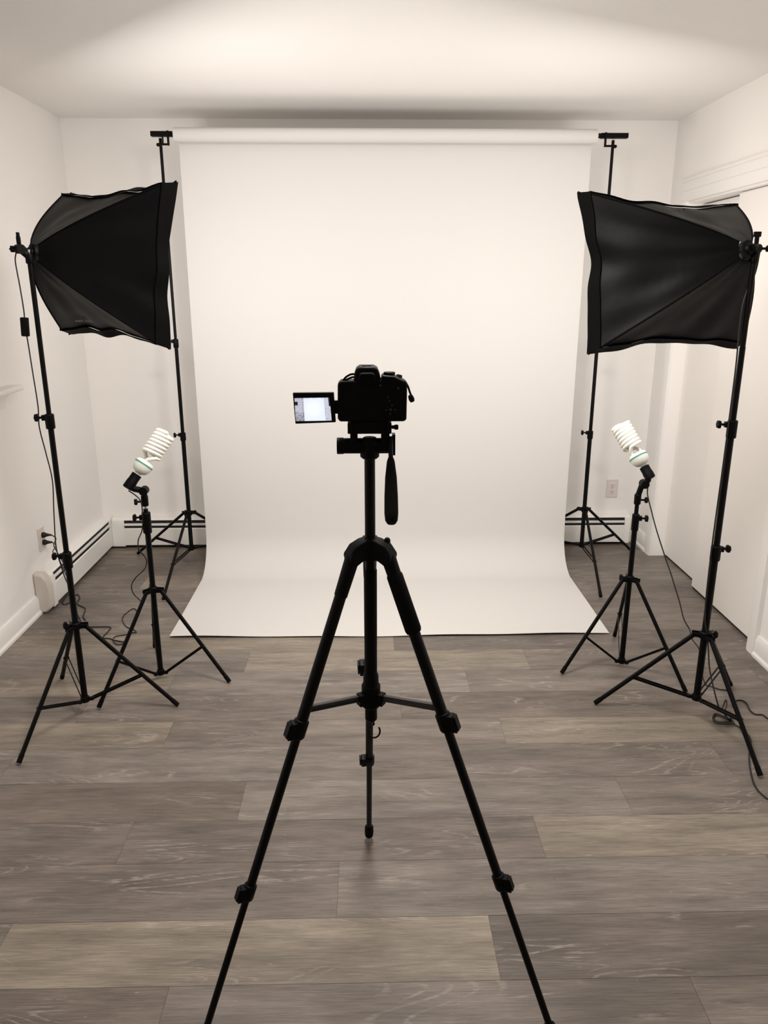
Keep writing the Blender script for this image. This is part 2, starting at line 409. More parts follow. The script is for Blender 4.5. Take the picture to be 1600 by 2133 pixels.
def light_stand(label, cx, cy, feet, zhub, zbot, sections, knobs, legr=.0075, hubknob=None, bt=.61, spigot=True, group=None):
    t = thing('light_stand', label, 'light stand', (cx, cy, 0), group)
    c = V((cx, cy, 0))
    for i, (z0, z1, r) in enumerate(sections):
        bm = B(); tube(bm, c+Z*z0, c+Z*z1, r, seg=20); obj('pole_section', bm, M['metal'], t)
    # hub plate that carries the legs
    bm = B(); r0 = sections[0][2]
    lathe(bm, c+Z*(zhub-.014), Z, [(0, r0+.003), (.002, r0+.006), (.024, r0+.006), (.028, r0+.002)], 24)
    for f in feet:
        d = (V((f[0], f[1], 0))-c).normalized(); sd = Z.cross(d)
        for s in (-1, 1): obox(bm, c+d*(r0+.016)+sd*(s*(legr+.002))+Z*(zhub), d, sd, Z, .030, .0025, .016)
    hb = obj('leg_collar', bm, M['plastic'], t)
    if hubknob is not None: knob(hb, t, c+az(hubknob)*(r0+.004)+Z*(zhub+.004), az(hubknob), r=.012, stem=.014)
    bm = B(); lathe(bm, c+Z*(zbot-.012), Z, [(0, r0), (.002, r0+.004), (.022, r0+.004), (.024, r0)], 20)
    for f in feet:
        d = (V((f[0], f[1], 0))-c).normalized(); obox(bm, c+d*(r0+.010)+Z*zbot, d, Z.cross(d), Z, .020, .011, .012)
    obj('brace_collar', bm, M['plastic'], t)
    for f in feet:
        ft = V((f[0], f[1], legr+.001)); d = (V((f[0], f[1], 0))-c).normalized(); sd = Z.cross(d)
        top = c+d*(r0+.020)+Z*zhub
        bm = B(); tube(bm, top, ft, legr, seg=14); lg = obj('leg', bm, M['metal'], t)
        e = (top-ft).normalized(); bm = B(); tube(bm, ft-e*.002, ft+e*.028, legr+.0008, seg=14)
        obj('foot_cap', bm, M['rubber'], lg)
        j = top+(ft-top)*bt; a = c+d*(r0+.012)+Z*zbot; e2 = (j-a).normalized()
        bm = B(); up = sd.cross(e2)
        for s in (-1, 1): obox(bm, (a+j)/2+sd*(s*.0075), e2, sd, up, (j-a).length+.008, .0022, .009)
        tube(bm, j-sd*.011, j+sd*.011, .0035, seg=10)
        obj('brace', bm, M['metal'], t)
    for z, a, (r, h) in knobs:
        bm = B(); lathe(bm, c+Z*(z-h*.75), Z, [(0, r*.9), (.003, r), (h-.003, r), (h, r*.85)], 24)
        d = az(a); obox(bm, c+d*(r+.002)+Z*z, d, Z.cross(d), Z, .014, .016, .018)
        cl = obj('clamp_collar', bm, M['plastic'], t)
        knob(cl, t, c+d*(r+.006)+Z*z, d)
    if spigot:
        bm = B(); z = sections[-1][1]; lathe(bm, c+Z*z, Z, [(0, .006), (.02, .006), (.024, .0045), (.03, .0045), (.034, .006), (.04, .0055)], 14)
        obj('spigot', bm, M['chrome'], t)
    return t
SL, SR = (-1.077, 2.577), (1.215, 2.485)
light_stand('tall black light stand holding the left softbox', *SL, [(-1.195, 2.262), (-.745, 2.626), (-1.274, 2.851)], .369, .067,
    [(.058, .64, .0112), (.62, 1.135, .0095), (1.12, 1.635, .0080)], [(.640, 182, (.0165, .060)), (1.137, 180, (.0155, .050))], .0080, hubknob=190)
light_stand('tall black light stand holding the right softbox', *SR, [(.879, 2.605), (1.293, 2.138), (1.469, 2.734)], .353, .100,
    [(.09, .68, .0125), (.66, 1.12, .0110), (1.10, 1.375, .0095), (1.36, 1.632, .0085)], [(.681, 5, (.0175, .055)), (1.121, 175, (.0165, .060))], .0085, hubknob=-10)
BL, BR = (-.866, 2.851), (1.080, 2.914)
light_stand('short black light stand under the tilted spiral bulb on the left', *BL, [(-1.043, 2.615), (-.576, 2.804), (-.966, 3.128)], .397, .030,
    [(.022, .66, .0110), (.64, .735, .0090)], [(.700, 185, (.0170, .085))], .0080)
light_stand('short black light stand under the tilted spiral bulb on the right', *BR, [(.807, 2.847), (1.264, 2.681), (1.140, 3.196)], .403, .028,
    [(.020, .62, .0110), (.60, .722, .0085)], [(.665, -10, (.0145, .070))], .0080, hubknob=175)
light_stand('backdrop support stand at the left end of the crossbar', -1.014, 4.13, [(-1.067, 3.672), (-1.402, 4.386), (-.585, 4.30)], .338, .128,
    [(.118, .79, .0115), (.76, 1.29, .0095), (1.27, 2.262, .0075)], [(.785, 200, (.0155, .045)), (1.285, 200, (.0140, .045))], .0080, spigot=False)
light_stand('backdrop support stand at the right end of the crossbar', 1.232, 4.135, [(1.212, 3.658), (1.611, 4.385), (.80, 4.37)], .343, .128,
    [(.118, .79, .0115), (.76, 1.29, .0095), (1.27, 2.262, .0075)], [(.785, 170, (.0155, .045)), (1.285, 170, (.0140, .045))], .0080, spigot=False)

# ------------------------------------------------------------------ softboxes
def softbox(label, c, yaw, pit, rol, w, h, depth, pole, side, bulge, seed, logo):
    rnd = random.Random(seed)
    c = V(c); n = V((math.sin(yaw)*math.cos(pit), math.cos(yaw)*math.cos(pit), -math.sin(pit)))
    R0 = V((math.cos(yaw), -math.sin(yaw), 0)); U0 = R0.cross(n)
    R = R0*math.cos(rol)+U0*math.sin(rol); U = R.cross(n)
    ap = c-n*depth
    t = thing('softbox', label, 'softbox', V((pole[0], pole[1], 1.64)))
    lip = .042; w2, h2 = w-.022, h-.022
    base = c-n*lip
    signs = [(-1, 1), (1, 1), (1, -1), (-1, -1)]
    def rod(i, s):
        a, b = signs[i]
        A = ap+R*(a*.030)+U*(b*.026); Cn = base+R*(a*w2/2)+U*(b*h2/2)
        rad = (R*(a*w)+U*(b*h)).normalized()
        return A+(Cn-A)*s+(rad*.75-n*.8)*(bulge*math.sin(PI*s**.75))
    NS, NT = 28, 34
    bm = B(); rows = []
    ph = [rnd.uniform(0, 6) for _ in range(12)]
    for j in range(NS+1):
        s = j/NS; row = []
        for i in range(4):
            p0, p1 = rod(i, s), rod((i+1) % 4, s)
            inn = -((p0+p1)/2-(ap+n*(depth*s))); inn = inn.normalized() if inn.length > 1e-4 else inn
            for k in range(NT):
                u = k/NT; sag = math.sin(PI*u)
                am = (.040 if i % 2 == 0 else .030)*s*(1.15-.55*s)
                wr = .0045*s*math.sin(u*15+ph[i]+3*math.sin(s*3))*sag + .003*s*math.sin(u*23+ph[i+4]-2*s)*sag + .0035*math.sin(s*11+ph[i+3]+u*5)*sag*s
                row.append(bm.verts.new(p0+(p1-p0)*u + inn*(am*sag**.8+wr)))
        rows.append(row)
    N = 4*NT
    for a, b in zip(rows, rows[1:]):
        for k in range(N): bm.faces.new((a[k], a[(k+1) % N], b[(k+1) % N], b[k]))
    sh = obj('fabric_shell', bm, M['nylon'], t, smooth=38)
    so = sh.modifiers.new('thickness', 'SOLIDIFY'); so.thickness = .0015; so.offset = 0
    # lip: hem that carries on from the mouth of the shell, pulled in between the corners
    def shell_edge(i, u):
        p0, p1 = rod(i, 1), rod((i+1) % 4, 1); inn = -((p0+p1)/2-base).normalized(); sag = math.sin(PI*u); s_ = 1
        am = (.040 if i % 2 == 0 else .030)*.60
        wr = .0045*math.sin(u*15+ph[i]+3*math.sin(3))*sag + .003*math.sin(u*23+ph[i+4]-2)*sag + .0035*math.sin(11+ph[i+3]+u*5)*sag
        return p0+(p1-p0)*u+inn*(am*sag**.8+wr), inn
    bm = B(); rr = []
    for q, (f, wg) in enumerate(((-.22, 0), (-.06, .0), (.25, .25), (.62, .6), (1.0, 1.0))):
        row = []
        for i in range(4):
            a0, a1 = signs[i], signs[(i+1) % 4]
            for k in range(NT):
                u = k/NT; p, inn = shell_edge(i, u); sag = math.sin(PI*u)
                grow = (R*((a0[0]+(a1[0]-a0[0])*u)*(w-w2)/2) + U*((a0[1]+(a1[1]-a0[1])*u)*(h-h2)/2))*wg
                wave = inn*((.009*math.sin(u*PI*1.8+ph[i+6])+.0025*math.sin(u*13+ph[i]))*sag*wg)
                row.append(bm.verts.new(p-inn*.0022+n*(lip*f)*(1-.25*sag*(f > 0))+grow+wave))
        rr.append(row)
    for a, b in zip(rr, rr[1:]):
        for k in range(N): bm.faces.new((a[k], a[(k+1) % N], b[(k+1) % N], b[k]))
    lp = obj('mouth_hem', bm, M['binding'], t, smooth=50)
    so = lp.modifiers.new('thickness', 'SOLIDIFY'); so.thickness = .0025; so.offset = 0
    # diffuser
    bm = B(); nd = 12; g = []
    for j in range(nd+1):
        row = []
        for i in range(nd+1):
            u, v = i/nd*2-1, j/nd*2-1; e = .018
            pinch_x = 1-.055*(1-v*v)*0-.0; 
            x = u*(w2/2-.004-.032*(1-v*v)**.8); y = v*(h2/2-.004-.038*(1-u*u)**.8)
            row.append(bm.verts.new(base+n*(.012-.006*(1-u*u)*(1-v*v))+R*x+U*y-n*.006))
        g.append(row)
    for a, b in zip(g, g[1:]):
        for i in range(nd): bm.faces.new((a[i], a[i+1], b[i+1], b[i]))
    dd = obj('diffuser', bm, M['diff'], t, smooth=60); dd['label'] = 'glowing white diffuser cloth'
    # fibreglass rods along the seams
    for i in range(4):
        bm = B(); sweep(bm, [rod(i, s/12)*1.0+(ap-rod(i, s/12)).normalized()*.004 for s in range(13)], .0035, 8); obj('seam_rod', bm, M['binding'], t)
    # corner tips
    for i, (a, b) in enumerate(signs):
        bm = B(); p = c+R*(a*w/2)+U*(b*h/2); x = (R*a+U*b).normalized()
        lathe(bm, p-x*.016-n*.008, x, [(0, .007), (.010, .006), (.020, .002)], 10); obj('corner_tip', bm, M['binding'], t)
    # lamp socket ring and swivel bracket
    bm = B(); lathe(bm, ap-n*.022, n, [(0, .013), (.004, .017), (.010, .018), (.012, .029), (.022, .031), (.032, .029)], 28)
    obj('lamp_socket', bm, M['plastic'], t, smooth=40)
    pt = V((pole[0], pole[1], 1.632)); hub = V((pole[0]+(-.022 if side < 0 else 0), pole[1]-(.012 if side < 0 else 0), 1.676))
    bm = B(); lathe(bm, pt, Z, [(0, .0105), (.003, .0122), (.026, .0122), (.030, .0105)], 20)
    x_, y_, z_ = frame(R)
    tube(bm, hub-R*.014, hub+R*.014, .0145, seg=24)
    tube(bm, pt+Z*.02, hub, .0105, seg=16)
    sweep(bm, [hub, hub*.5+(ap-n*.03)*.5+Z*.004, ap-n*.025], .0105, 12)
    br = obj('swivel_bracket', bm, M['plastic'], t, smooth=40)
    knob(br, t, hub+X*(side*.012), X*side, r=.010, stem=.022 if side > 0 else .006, length=.016 if side > 0 else .010)
    bm = B(); obox(bm, hub+Z*.026, X, Y, Z, .012, .010, .024); obox(bm, hub+Z*.042, X, Y, Z, .022 if side > 0 else .009, .010, .016)
    obj('tilt_lever', bm, M['plastic'], br, bevel=.002)
    # faded, unreadable line of print along one panel's hem
    pi, u0, u1, sv = logo
    bm = B(); m_ = 15
    def sp(u, s, off=.006):
        p0, p1 = rod(pi, s), rod((pi+1) % 4, s); inn = -((p0+p1)/2-(ap+n*(depth*s))).normalized()
        sag = math.sin(PI*u); am = (.040 if pi % 2 == 0 else .030)*s*(1.15-.55*s)
        return p0+(p1-p0)*u+inn*(am*sag**.8)-inn*off
    for k in range(m_):
        if k == 8: continue
        ua = u0+(u1-u0)*(k+.12)/m_; ub = u0+(u1-u0)*(k+rnd.uniform(.55, .85))/m_; sa = sv; sb = sv-rnd.choice([.022, .026, .034])
        vs = [bm.verts.new(sp(*q)) for q in ((ua, sa), (ub, sa), (ub, sb), (ua, sb))]; bm.faces.new(vs)
    lo = obj('printed_wordmark', bm, M['logo'], t); lo['label'] = 'faint grey worn print'
    return ap, n, hub
apL, nL, hubL = softbox('black softbox on the left stand, aimed at the backdrop', (-.890, 2.883, 1.632), .765, .122, -.026, .715, .525, .300, SL, -1, .015, 3, (2, .50, .76, .86))
apR, nR, hubR = softbox('black softbox on the right stand, aimed at the backdrop', (1.040, 2.792, 1.598), -.447, .214, -.008, .715, .525, .345, SR, 1, .014, 5, (0, .42, .66, .87))

# ------------------------------------------------------------------ bare spiral bulbs on swivel lamp holders
def spiral_bulb(label, base, d, group=None):
    d = V(d).normalized(); base = V(base); x, y, _ = frame(d)
    t = thing('spiral_bulb', label, 'bulb', base)
    bm = B(); lathe(bm, base, d, [(0, .0135), (.004, .0150), (.008, .024), (.016, .031), (.026, .0350), (.036, .0365), (.040, .0365)], 32)
    obj('ballast_housing', bm, M['ceramic'], t, smooth=40)
    bm = B(); lathe(bm, base, d, [(.0385, .0368), (.039, .0376), (.044, .0376), (.0445, .0368)], 32)
    g = obj('green_band', bm, M['green'], t, smooth=40); g['label'] = 'green band around the housing'
    bm = B(); lathe(bm, base, d, [(.044, .0365), (.050, .0355), (.056, .030), (.058, .018), (.058, .0)], 32); obj('housing_top', bm, M['ceramic'], t, smooth=40)
    H0, H1, turns, r = .086, .186, 3.3, .0335
    for sgn in (0, PI):
        pts = []
        a0 = sgn+.4
        pts += [base+d*.056+(x*math.cos(a0-.9)+y*math.sin(a0-.9))*.018, base+d*.064+(x*math.cos(a0-.8)+y*math.sin(a0-.8))*.021, base+d*.072+(x*math.cos(a0-.45)+y*math.sin(a0-.45))*.028]
        n = 90
        for i in range(n+1):
            q = i/n; a = a0+2*PI*turns*q
            pts.append(base+d*(H0+(H1-H0)*q)+(x*math.cos(a)+y*math.sin(a))*r)
        ae = a0+2*PI*turns
        pts += [base+d*(H1+.003)+(x*math.cos(ae+.5)+y*math.sin(ae+.5))*.024, base+d*(H1+.004)+(x*math.cos(ae+.8)+y*math.sin(ae+.8))*.010, base+d*(H1+.004)]
        bm = B(); sweep(bm, pts, .0072, 10); obj('glass_tube', bm, M['white'], t, smooth=60)
    return t
def lamp_holder(label, pole, ztop, joint, sock0, sock1, knobdir, stickerdir):
    pole = V((pole[0], pole[1], 0)); joint, sock0, sock1 = V(joint), V(sock0), V(sock1)
    t = thing('lamp_holder', label, 'lamp holder', pole+Z*ztop)
    bm = B(); lathe(bm, pole+Z*(ztop+.001), Z, [(0, .0115), (.003, .0135), (.040, .0135), (.044, .010)], 20)
    tube(bm, joint-Y*.016, joint+Y*.016, .0165, seg=24)
    sweep(bm, spline([pole+Z*(ztop+.034), (pole+Z*(ztop+.052))*.45+joint*.55+Z*.006, joint], 6), .0115, 12)
    obj('stand_clamp', bm, M['plastic'], t, smooth=40)
    bm = B(); d = (sock1-sock0).normalized()
    lathe(bm, sock0-d*.004, d, [(0, .016), (.003, .0205), ((sock1-sock0).length*.55, .0205), ((sock1-sock0).length*.6, .0195), ((sock1-sock0).length+.004, .0195)], 28)
    sweep(bm, [joint, joint*.4+sock0*.6, sock0+d*.014], .0125, 12)
    so = obj('socket', bm, M['plastic'], t, smooth=40)
    bm = B(); sd = V(stickerdir).normalized(); obox(bm, sock0+d*.010+sd*.0200, d, sd, d.cross(sd).normalized(), .010, .003, .014)
    sw = obj('rocker_switch', bm, M['chrome'], so, bevel=.001); sw['label'] = 'shiny metal switch tab'
    kd = V(knobdir)
    knob(t, t, pole+Z*(ztop+.020)+kd*.013, kd, r=.011, stem=.014, length=.013)
    return t
# left
pL = V((BL[0], BL[1], 0))
sL0, sL1 = at(266, 1016, 2.835), at(287, 985, 2.850)
dL = V((sL1.x-sL0.x, .028, sL1.z-sL0.z)).normalized()
lamp_holder('black swivel lamp holder on the left short stand', BL, .745, at(300, 1022, 2.850), sL0, sL0+dL*.062, V((-.92, -.3, 0)).normalized(), (-.72, -.1, .5))
spiral_bulb('unlit white spiral bulb tilted right on the left short stand', sL0+dL*.066, dL)
sR0, sR1 = at(1355, 995, 2.900), at(1344, 972, 2.915)
dR = V((sR1.x-sR0.x-.002, .026, sR1.z-sR0.z)).normalized()
lamp_holder('black swivel lamp holder on the right short stand', BR, .722, at(1342, 1008, 2.905), sR0, sR0+dR*.050, V((.97, -.2, 0)).normalized(), (.9, -.45, .1))
spiral_bulb('unlit white spiral bulb tilted left on the right short stand', sR0+dR*.054, dR)

# ------------------------------------------------------------------ photo tripod in the foreground
TC = V((.003, 1.440, 0)); HZ = 1.045
feetT = [V((.010-.866*.433, 1.2235, 0)), V((.018+.866*.433, 1.2235, 0)), V((-.004, 1.873, 0))]
t = thing('camera_tripod', 'black photo tripod standing in the middle foreground under the camera', 'tripod', TC)
bm = B(); tube(bm, TC+Z*.70, TC+Z*1.262, .0105, seg=24); obj('centre_column', bm, M['metal'], t)
bm = B(); lathe(bm, TC+Z*.668, Z, [(0, .010), (.004, .013), (.30, .0135), (.345, .0135)], 24); obj('column_sleeve', bm, M['plastic'], t)
bm = B(); lathe(bm, TC+Z*1.036, Z, [(0, .018), (.004, .022), (.032, .022), (.042, .016), (.047, .0125)], 32)
for f in feetT:
    d = (f-TC).normalized(); sd = Z.cross(d)
    prism(bm, [(.006, -.012), (.026, -.018), (.044, -.028), (.053, -.016), (.051, .002), (.040, .016), (.020, .024), (.006, .026)], TC+Z*1.056-sd*.015, d, Z, sd, .030)
    tube(bm, TC+d*.042+Z*1.050-sd*.017, TC+d*.042+Z*1.050+sd*.017, .011, seg=16)
hub = obj('shoulder', bm, M['plastic'], t, bevel=.003)
bm = B(); lathe(bm, TC+V((.034, -.004, 1.070)), Z, [(0, .006), (.003, .0065), (.008, .0065), (.012, .004), (.0125, 0)], 14); obj('lock_knob', bm, M['plastic'], hub)
def tleg(f, grip, out):
    d = (f-TC).normalized(); top = TC+d*.040+Z*(HZ+.004); ft = f+Z*.012
    ax = (ft-top); L = ax.length; e = ax.normalized(); sd = Z.cross(d).normalized(); up = sd.cross(e)
    def P(q): return top+ax*q
    bm = B(); rr = (.0118, .0118)
    tube(bm, P(.0), P(.335), .0120, seg=20); lg = obj('leg', bm, M['metal'], t)
    bm = B(); tube(bm, P(0), P(.075), .0150, .0135, seg=20); obj('leg_cap', bm, M['plastic'], lg)
    bm = B(); tube(bm, P(.32), P(.665), .0095, seg=20); obj('leg_extension', bm, M['metal'], lg)
    bm = B(); tube(bm, P(.66), P(.985), .0075, seg=18); obj('leg_extension', bm, M['metal'], lg)
    for q, s, rr in (((.322, 1, .0155), (.650, .86, .0135)) if grip else ((.332, 1, .0155), (.662, .86, .0135))):
        bm = B(); lathe(bm, P(q)-e*.018*s, e, [(0, rr*.95), (.003, rr), (.034*s, rr), (.040*s, rr*.8)], 20)
        obox(bm, P(q)+e*.002+out*(rr+.002), e, out.cross(e).normalized(), out, .036*s, .022*s, .012)
        cl = obj('flip_lock', bm, M['plastic'], lg, bevel=.0015)
        bm = B(); obox(bm, P(q)+e*.000+out*(rr+.0105), e, out.cross(e).normalized(), out, .030*s, .018*s, .004); obj('lever', bm, M['plastic'], cl, bevel=.001)
    if grip:
        bm = B(); lathe(bm, P(.035), e, [(0, .0155), (.004, .0165), (.118, .0168), (.124, .0150)], 24); obj('foam_grip', bm, M['rubber'], lg)
    bm = B(); lathe(bm, P(.955), e, [(0, .009), (.004, .0125), (.030, .013), (.044, .012), (.048, .008)], 18); obj('rubber_foot', bm, M['rubber'], lg)
    # brace to the centre
    a = TC+d*.020+Z*.728; j = P(.296); e2 = (j-a).normalized(); u2 = sd.cross(e2)
    bm = B(); prism(bm, [(-.0065, -.004), (.0065, -.004), (.0065, .004), (.004, .0045), (.004, .001), (-.004, .001), (-.004, .0045), (-.0065, .004)], a, u2*-1 if u2.z < 0 else u2, sd, e2, (j-a).length)
    obj('brace', bm, M['greyplastic'], t)
tleg(feetT[0], False, V((-.9, -.45, .1)).normalized())
tleg(feetT[1], True, V((.93, -.38, .1)).normalized())
tleg(feetT[2], False, V((-1, -.1, 0)).normalized())
bm = B(); lathe(bm, TC+Z*.701, Z, [(0, .016), (.004, .020), (.052, .020), (.056, .0165), (.075, .016), (.08, .014)], 24)
for f in feetT:
    d = (f-TC).normalized(); obox(bm, TC+d*.020+Z*.725, d, Z.cross(d), Z, .022, .018, .026)
obj('brace_hub', bm, M['plastic'], t, bevel=.001)
bm = B(); pts = [TC+V((.006+.013*math.cos(a), 0, .640+.016*math.sin(a))) for a in [PI*2*i/20+PI/2 for i in range(18)]]
sweep(bm, [TC+V((.004, 0, .672))]+pts, .002, 8); obj('weight_hook', bm, M['metal'], t)
# pan head
ph = V((TC.x, TC.y, 0))
bm = B(); lathe(bm, ph+Z*1.243, Z, [(0, .014), (.004, .0185), (.014, .0185), (.018, .0165), (.036, .0165), (.042, .012), (.0435, 0)], 28)
tube(bm, ph+V((-.061, 0, 1.268)), ph+V((.036, 0, 1.268)), .0150, seg=28)
tube(bm, ph+V((-.063, 0, 1.268)), ph+V((-.050, 0, 1.268)), .0160, seg=28)
hd = obj('pan_head', bm, M['plastic'], t, smooth=40, bevel=.001)
bm = B()
obox(bm, ph+V((-.030, 0, 1.288)), X, Y, Z, .014, .030, .026); obox(bm, ph+V((.030, 0, 1.288)), X, Y, Z, .016, .030, .026)
obox(bm, ph+V((.000, 0, 1.3005)), X, Y, Z, .078, .045, .011); obox(bm, ph+V((-.038, 0, 1.3055)), X, Y, Z, .007, .050, .020); obox(bm, ph+V((.038, 0, 1.3055)), X, Y, Z, .007, .050, .020)
obj('tilt_platform', bm, M['plastic'], t, bevel=.0015)
bm = B(); obox(bm, ph+V((.000, 0, 1.3110)), X, Y, Z, .072, .042, .0120); obj('quick_release_plate', bm, M['rubber'], t, bevel=.001)
bm = B(); tube(bm, ph+V((.040, -.004, 1.3050)), ph+V((.050, -.006, 1.3050)), .0035, seg=10); lathe(bm, ph+V((.047, -.006, 1.305)), X, [(0, .004), (.002, .005), (.007, .005), (.008, .003)], 12); obj('plate_lock', bm, M['plastic'], t)
bm = B(); h0 = ph+V((.040, -.010, 1.286)); h1 = ph+V((.0385, -.125, 1.150)); hd_ = (h1-h0).normalized(); hl = (h1-h0).length
lathe(bm, h0, hd_, [(0, .005), (.03, .0045), (.052, .0045)], 14)
obox(bm, ph+V((.046, -.004, 1.272)), X, Y, Z, .006, .022, .040)
hn = obj('pan_handle', bm, M['metal'], t, smooth=40)
bm = B(); lathe(bm, h0, hd_, [(.045, .0055), (.052, .0075), (.085, .0110), (hl-.055, .0125), (hl-.02, .0128), (hl-.006, .0115), (hl, .008), (hl+.001, 0)], 26); obj('handle_grip', bm, M['rubber'], hn, smooth=40)

# ------------------------------------------------------------------ camera on the tripod (seen from behind)
SCL = .000893; CX0 = TC.x; CZ0 = 1.3175
def cp(px_, py_): return ((px_-771)*SCL, (874-py_)*SCL*.985)
camY = 1.418      # rear face of the body
t = thing('digital_camera', 'black digital camera with flip-out screen mounted on the tripod, seen from behind', 'camera', (TC.x, TC.y, CZ0))
org = V((CX0, camY, CZ0))
outl = [(708, 873), (845, 873), (849, 868), (850, 795), (847, 788), (834, 783), (823, 777), (797, 775), (796, 786), (712, 787), (705, 793), (704, 866)]
bm = B(); prism(bm, [cp(*p) for p in outl], org, X, Z, Y, .042); body = obj('body', bm, M['plastic'], t, bevel=.003)
bm = B(); prism(bm, [cp(*p) for p in [(738, 790), (740, 772), (744, 762), (751, 757.5), (780, 757.5), (788, 762), (793, 774), (796, 790)]], org+Y*.002, X, Z, Y, .050); obj('viewfinder_hump', bm, M['plastic'], t, bevel=.004)
bm = B(); prism(bm, [cp(*p) for p in [(749, 792), (750, 773), (754, 769), (778, 769), (783, 773), (784, 792)]], org-Y*.010, X, Z, Y, .014); ec = obj('eyecup', bm, M['rubber'], t, bevel=.003)
bm = B(); prism(bm, [cp(*p) for p in [(755, 787), (755, 776), (778, 776), (778, 787)]], org-Y*.0106, X, Z, Y, .001); obj('eyepiece_glass', bm, M['rubber'], ec)
bm = B(); obox(bm, org+V((cp(766, 758)[0], .020, cp(766, 756.5)[1])), X, Y, Z, .018, .018, .0018); obj('hot_shoe', bm, M['metal'], t)
bm = B(); prism(bm, [cp(*p) for p in [(812, 872), (848, 872), (849, 796), (840, 787), (812, 782)]], org+Y*.040, X, Z, Y, .022); obj('hand_grip', bm, M['rubber'], t, bevel=.006)
bm = B(); lx, lz = cp(766, 826); lathe(bm, org+V((lx, .04, lz)), Y, [(0, .032), (.006, .033), (.008, .030), (.030, .030), (.032, .032), (.060, .032), (.066, .029), (.070, .029), (.064, .024)], 36); ln = obj('lens', bm, M['plastic'], t, smooth=40)
bm = B(); lathe(bm, org+V((lx, .095, lz)), Y, [(0, .024), (.004, .018), (.006, 0)], 30); obj('front_glass', bm, M['lensglass'], ln, smooth=60)
bm = B(); dx, dz = cp(813, 775); lathe(bm, org+V((dx, .018, dz)), Z, [(-.002, .0105), (.001, .011), (.0035, .011), (.0045, .010)], 24); obj('mode_dial', bm, M['plastic'], t)
bm = B(); dx, dz = cp(834, 780); lathe(bm, org+V((dx, .034, dz-.003)), V((.25, .3, 1)), [(0, .006), (.004, .006), (.005, .0045)], 18); obj('shutter_button', bm, M['greyplastic'], t)
for bx_, by_, r in ((810, 820, .0022), (813, 828.5, .0020), (818, 838, .0022), (806, 848, .0018), (815.5, 847, .0030), (825, 847, .0018), (814.5, 856, .0020), (794, 796, .0020), (831, 802, .0022)):
    dx, dz = cp(bx_, by_); bm = B(); lathe(bm, org+V((dx, .0005, dz)), -Y, [(0, r), (.0014, r), (.0018, r*.7)], 14); obj('button', bm, M['greyplastic'], t)
bm = B(); a0, b0 = cp(802, 866); a1, b1 = cp(847, 805); box(bm, CX0+a0, CX0+a1, camY-.0012, camY+.001, CZ0+b0, CZ0+b1); obj('thumb_rest', bm, M['rubber'], t, bevel=.001)
def strap(pts, name):
    bm = B(); sweep(bm, spline([V((CX0+cp(*p[:2])[0], camY+p[2], CZ0+cp(*p[:2])[1])) for p in pts], 6), .0020, 8); return obj(name, bm, M['rubber'], t)
strap([(716, 788, .012), (722, 780, .010), (732, 774, .008), (740, 773.5, .010), (744, 776, .016)], 'strap_loop')
strap([(719, 788, .014), (726, 784, .012), (736, 780, .012), (742, 781, .016)], 'strap_loop')
strap([(846, 789, .012), (852, 800, .008), (856, 812, .004), (860, 820, .002)], 'strap_loop')
bm = B(); q = cp(859, 823); lathe(bm, V((CX0+q[0]-.003, camY+.003, CZ0+q[1]+.006)), V((.4, 0, -1)), [(0, .002), (.002, .0045), (.009, .0055), (.014, .004), (.015, 0)], 14); obj('strap_buckle', bm, M['rubber'], t)
bm = B(); a0, b0 = cp(696, 856); a1, b1 = cp(706, 828); box(bm, CX0+a0, CX0+a1, camY+.001, camY+.010, CZ0+b0, CZ0+b1); obj('screen_hinge', bm, M['plastic'], t, bevel=.001)
bm = B(); prism(bm, [cp(*p) for p in [(615, 877), (700, 874), (697, 810), (611.5, 811)]], org-Y*.001, X, Z, Y, .008); sp_ = obj('flip_out_screen', bm, M['plastic'], t, bevel=.0015)
# lit display: a live view of the pale backdrop with grey strips either side
bm = B(); cl = bm.loops.layers.float_color.new('img'); nx, nz = 48, 32
cor = [cp(616, 871), cp(691.5, 870), cp(688, 821), cp(615, 822)]
rnd = random.Random(4)
cellv = {}
def scr(u, v):
    a = V(cor[0]).lerp(V(cor[1]), u); b = V(cor[3]).lerp(V(cor[2]), u); c_ = a.lerp(b, v); return V((CX0+c_.x, camY-.0014, CZ0+c_.y))
gv = [[bm.verts.new(scr(i/nx, j/nz)) for i in range(nx+1)] for j in range(nz+1)]
for j in range(nz):
    for i in range(nx):
        u, v = (i+.5)/nx, (j+.5)/nz
        c_ = V((.66, .71, .86)) + V((.14, .13, .11))*math.exp(-((u-.52)/.25)**2-((v-.5)/.4)**2)
        if u < .24: c_ = V((.44, .44, .52))*(1-.5*max(0, .5-v))*rnd.uniform(.85, 1.1)
        if u < .24 and v < .4 and rnd.random() < .35: c_ *= .45
        if .20 < u < .24: c_ *= .8
        if u > .84: c_ = V((.50, .50, .60)); c_ *= rnd.uniform(.7, 1.15) if v < .55 else 1
        if v > .93 and rnd.random() < .4: c_ *= .8
        if u < .09 and .68 < v < .85: c_ = V((.004, .004, .006))
        if u > .95 and v > .62: c_ = V((.004, .004, .006))
        f = bm.faces.new((gv[j][i], gv[j][i+1], gv[j+1][i+1], gv[j+1][i]))
        for lp in f.loops: lp[cl] = (c_.x, c_.y, c_.z, 1)
m = bpy.data.materials.new('screen_display'); m.use_nodes = True; b = m.node_tree.nodes['Principled BSDF']
a = m.node_tree.nodes.new('ShaderNodeVertexColor'); a.layer_name = 'img'
m.node_tree.links.new(a.outputs['Color'], b.inputs['Emission Color']); b.inputs['Emission Strength'].default_value = .95; b.inputs['Base Color'].default_value = (.01, .01, .01, 1); b.inputs['Roughness'].default_value = .2
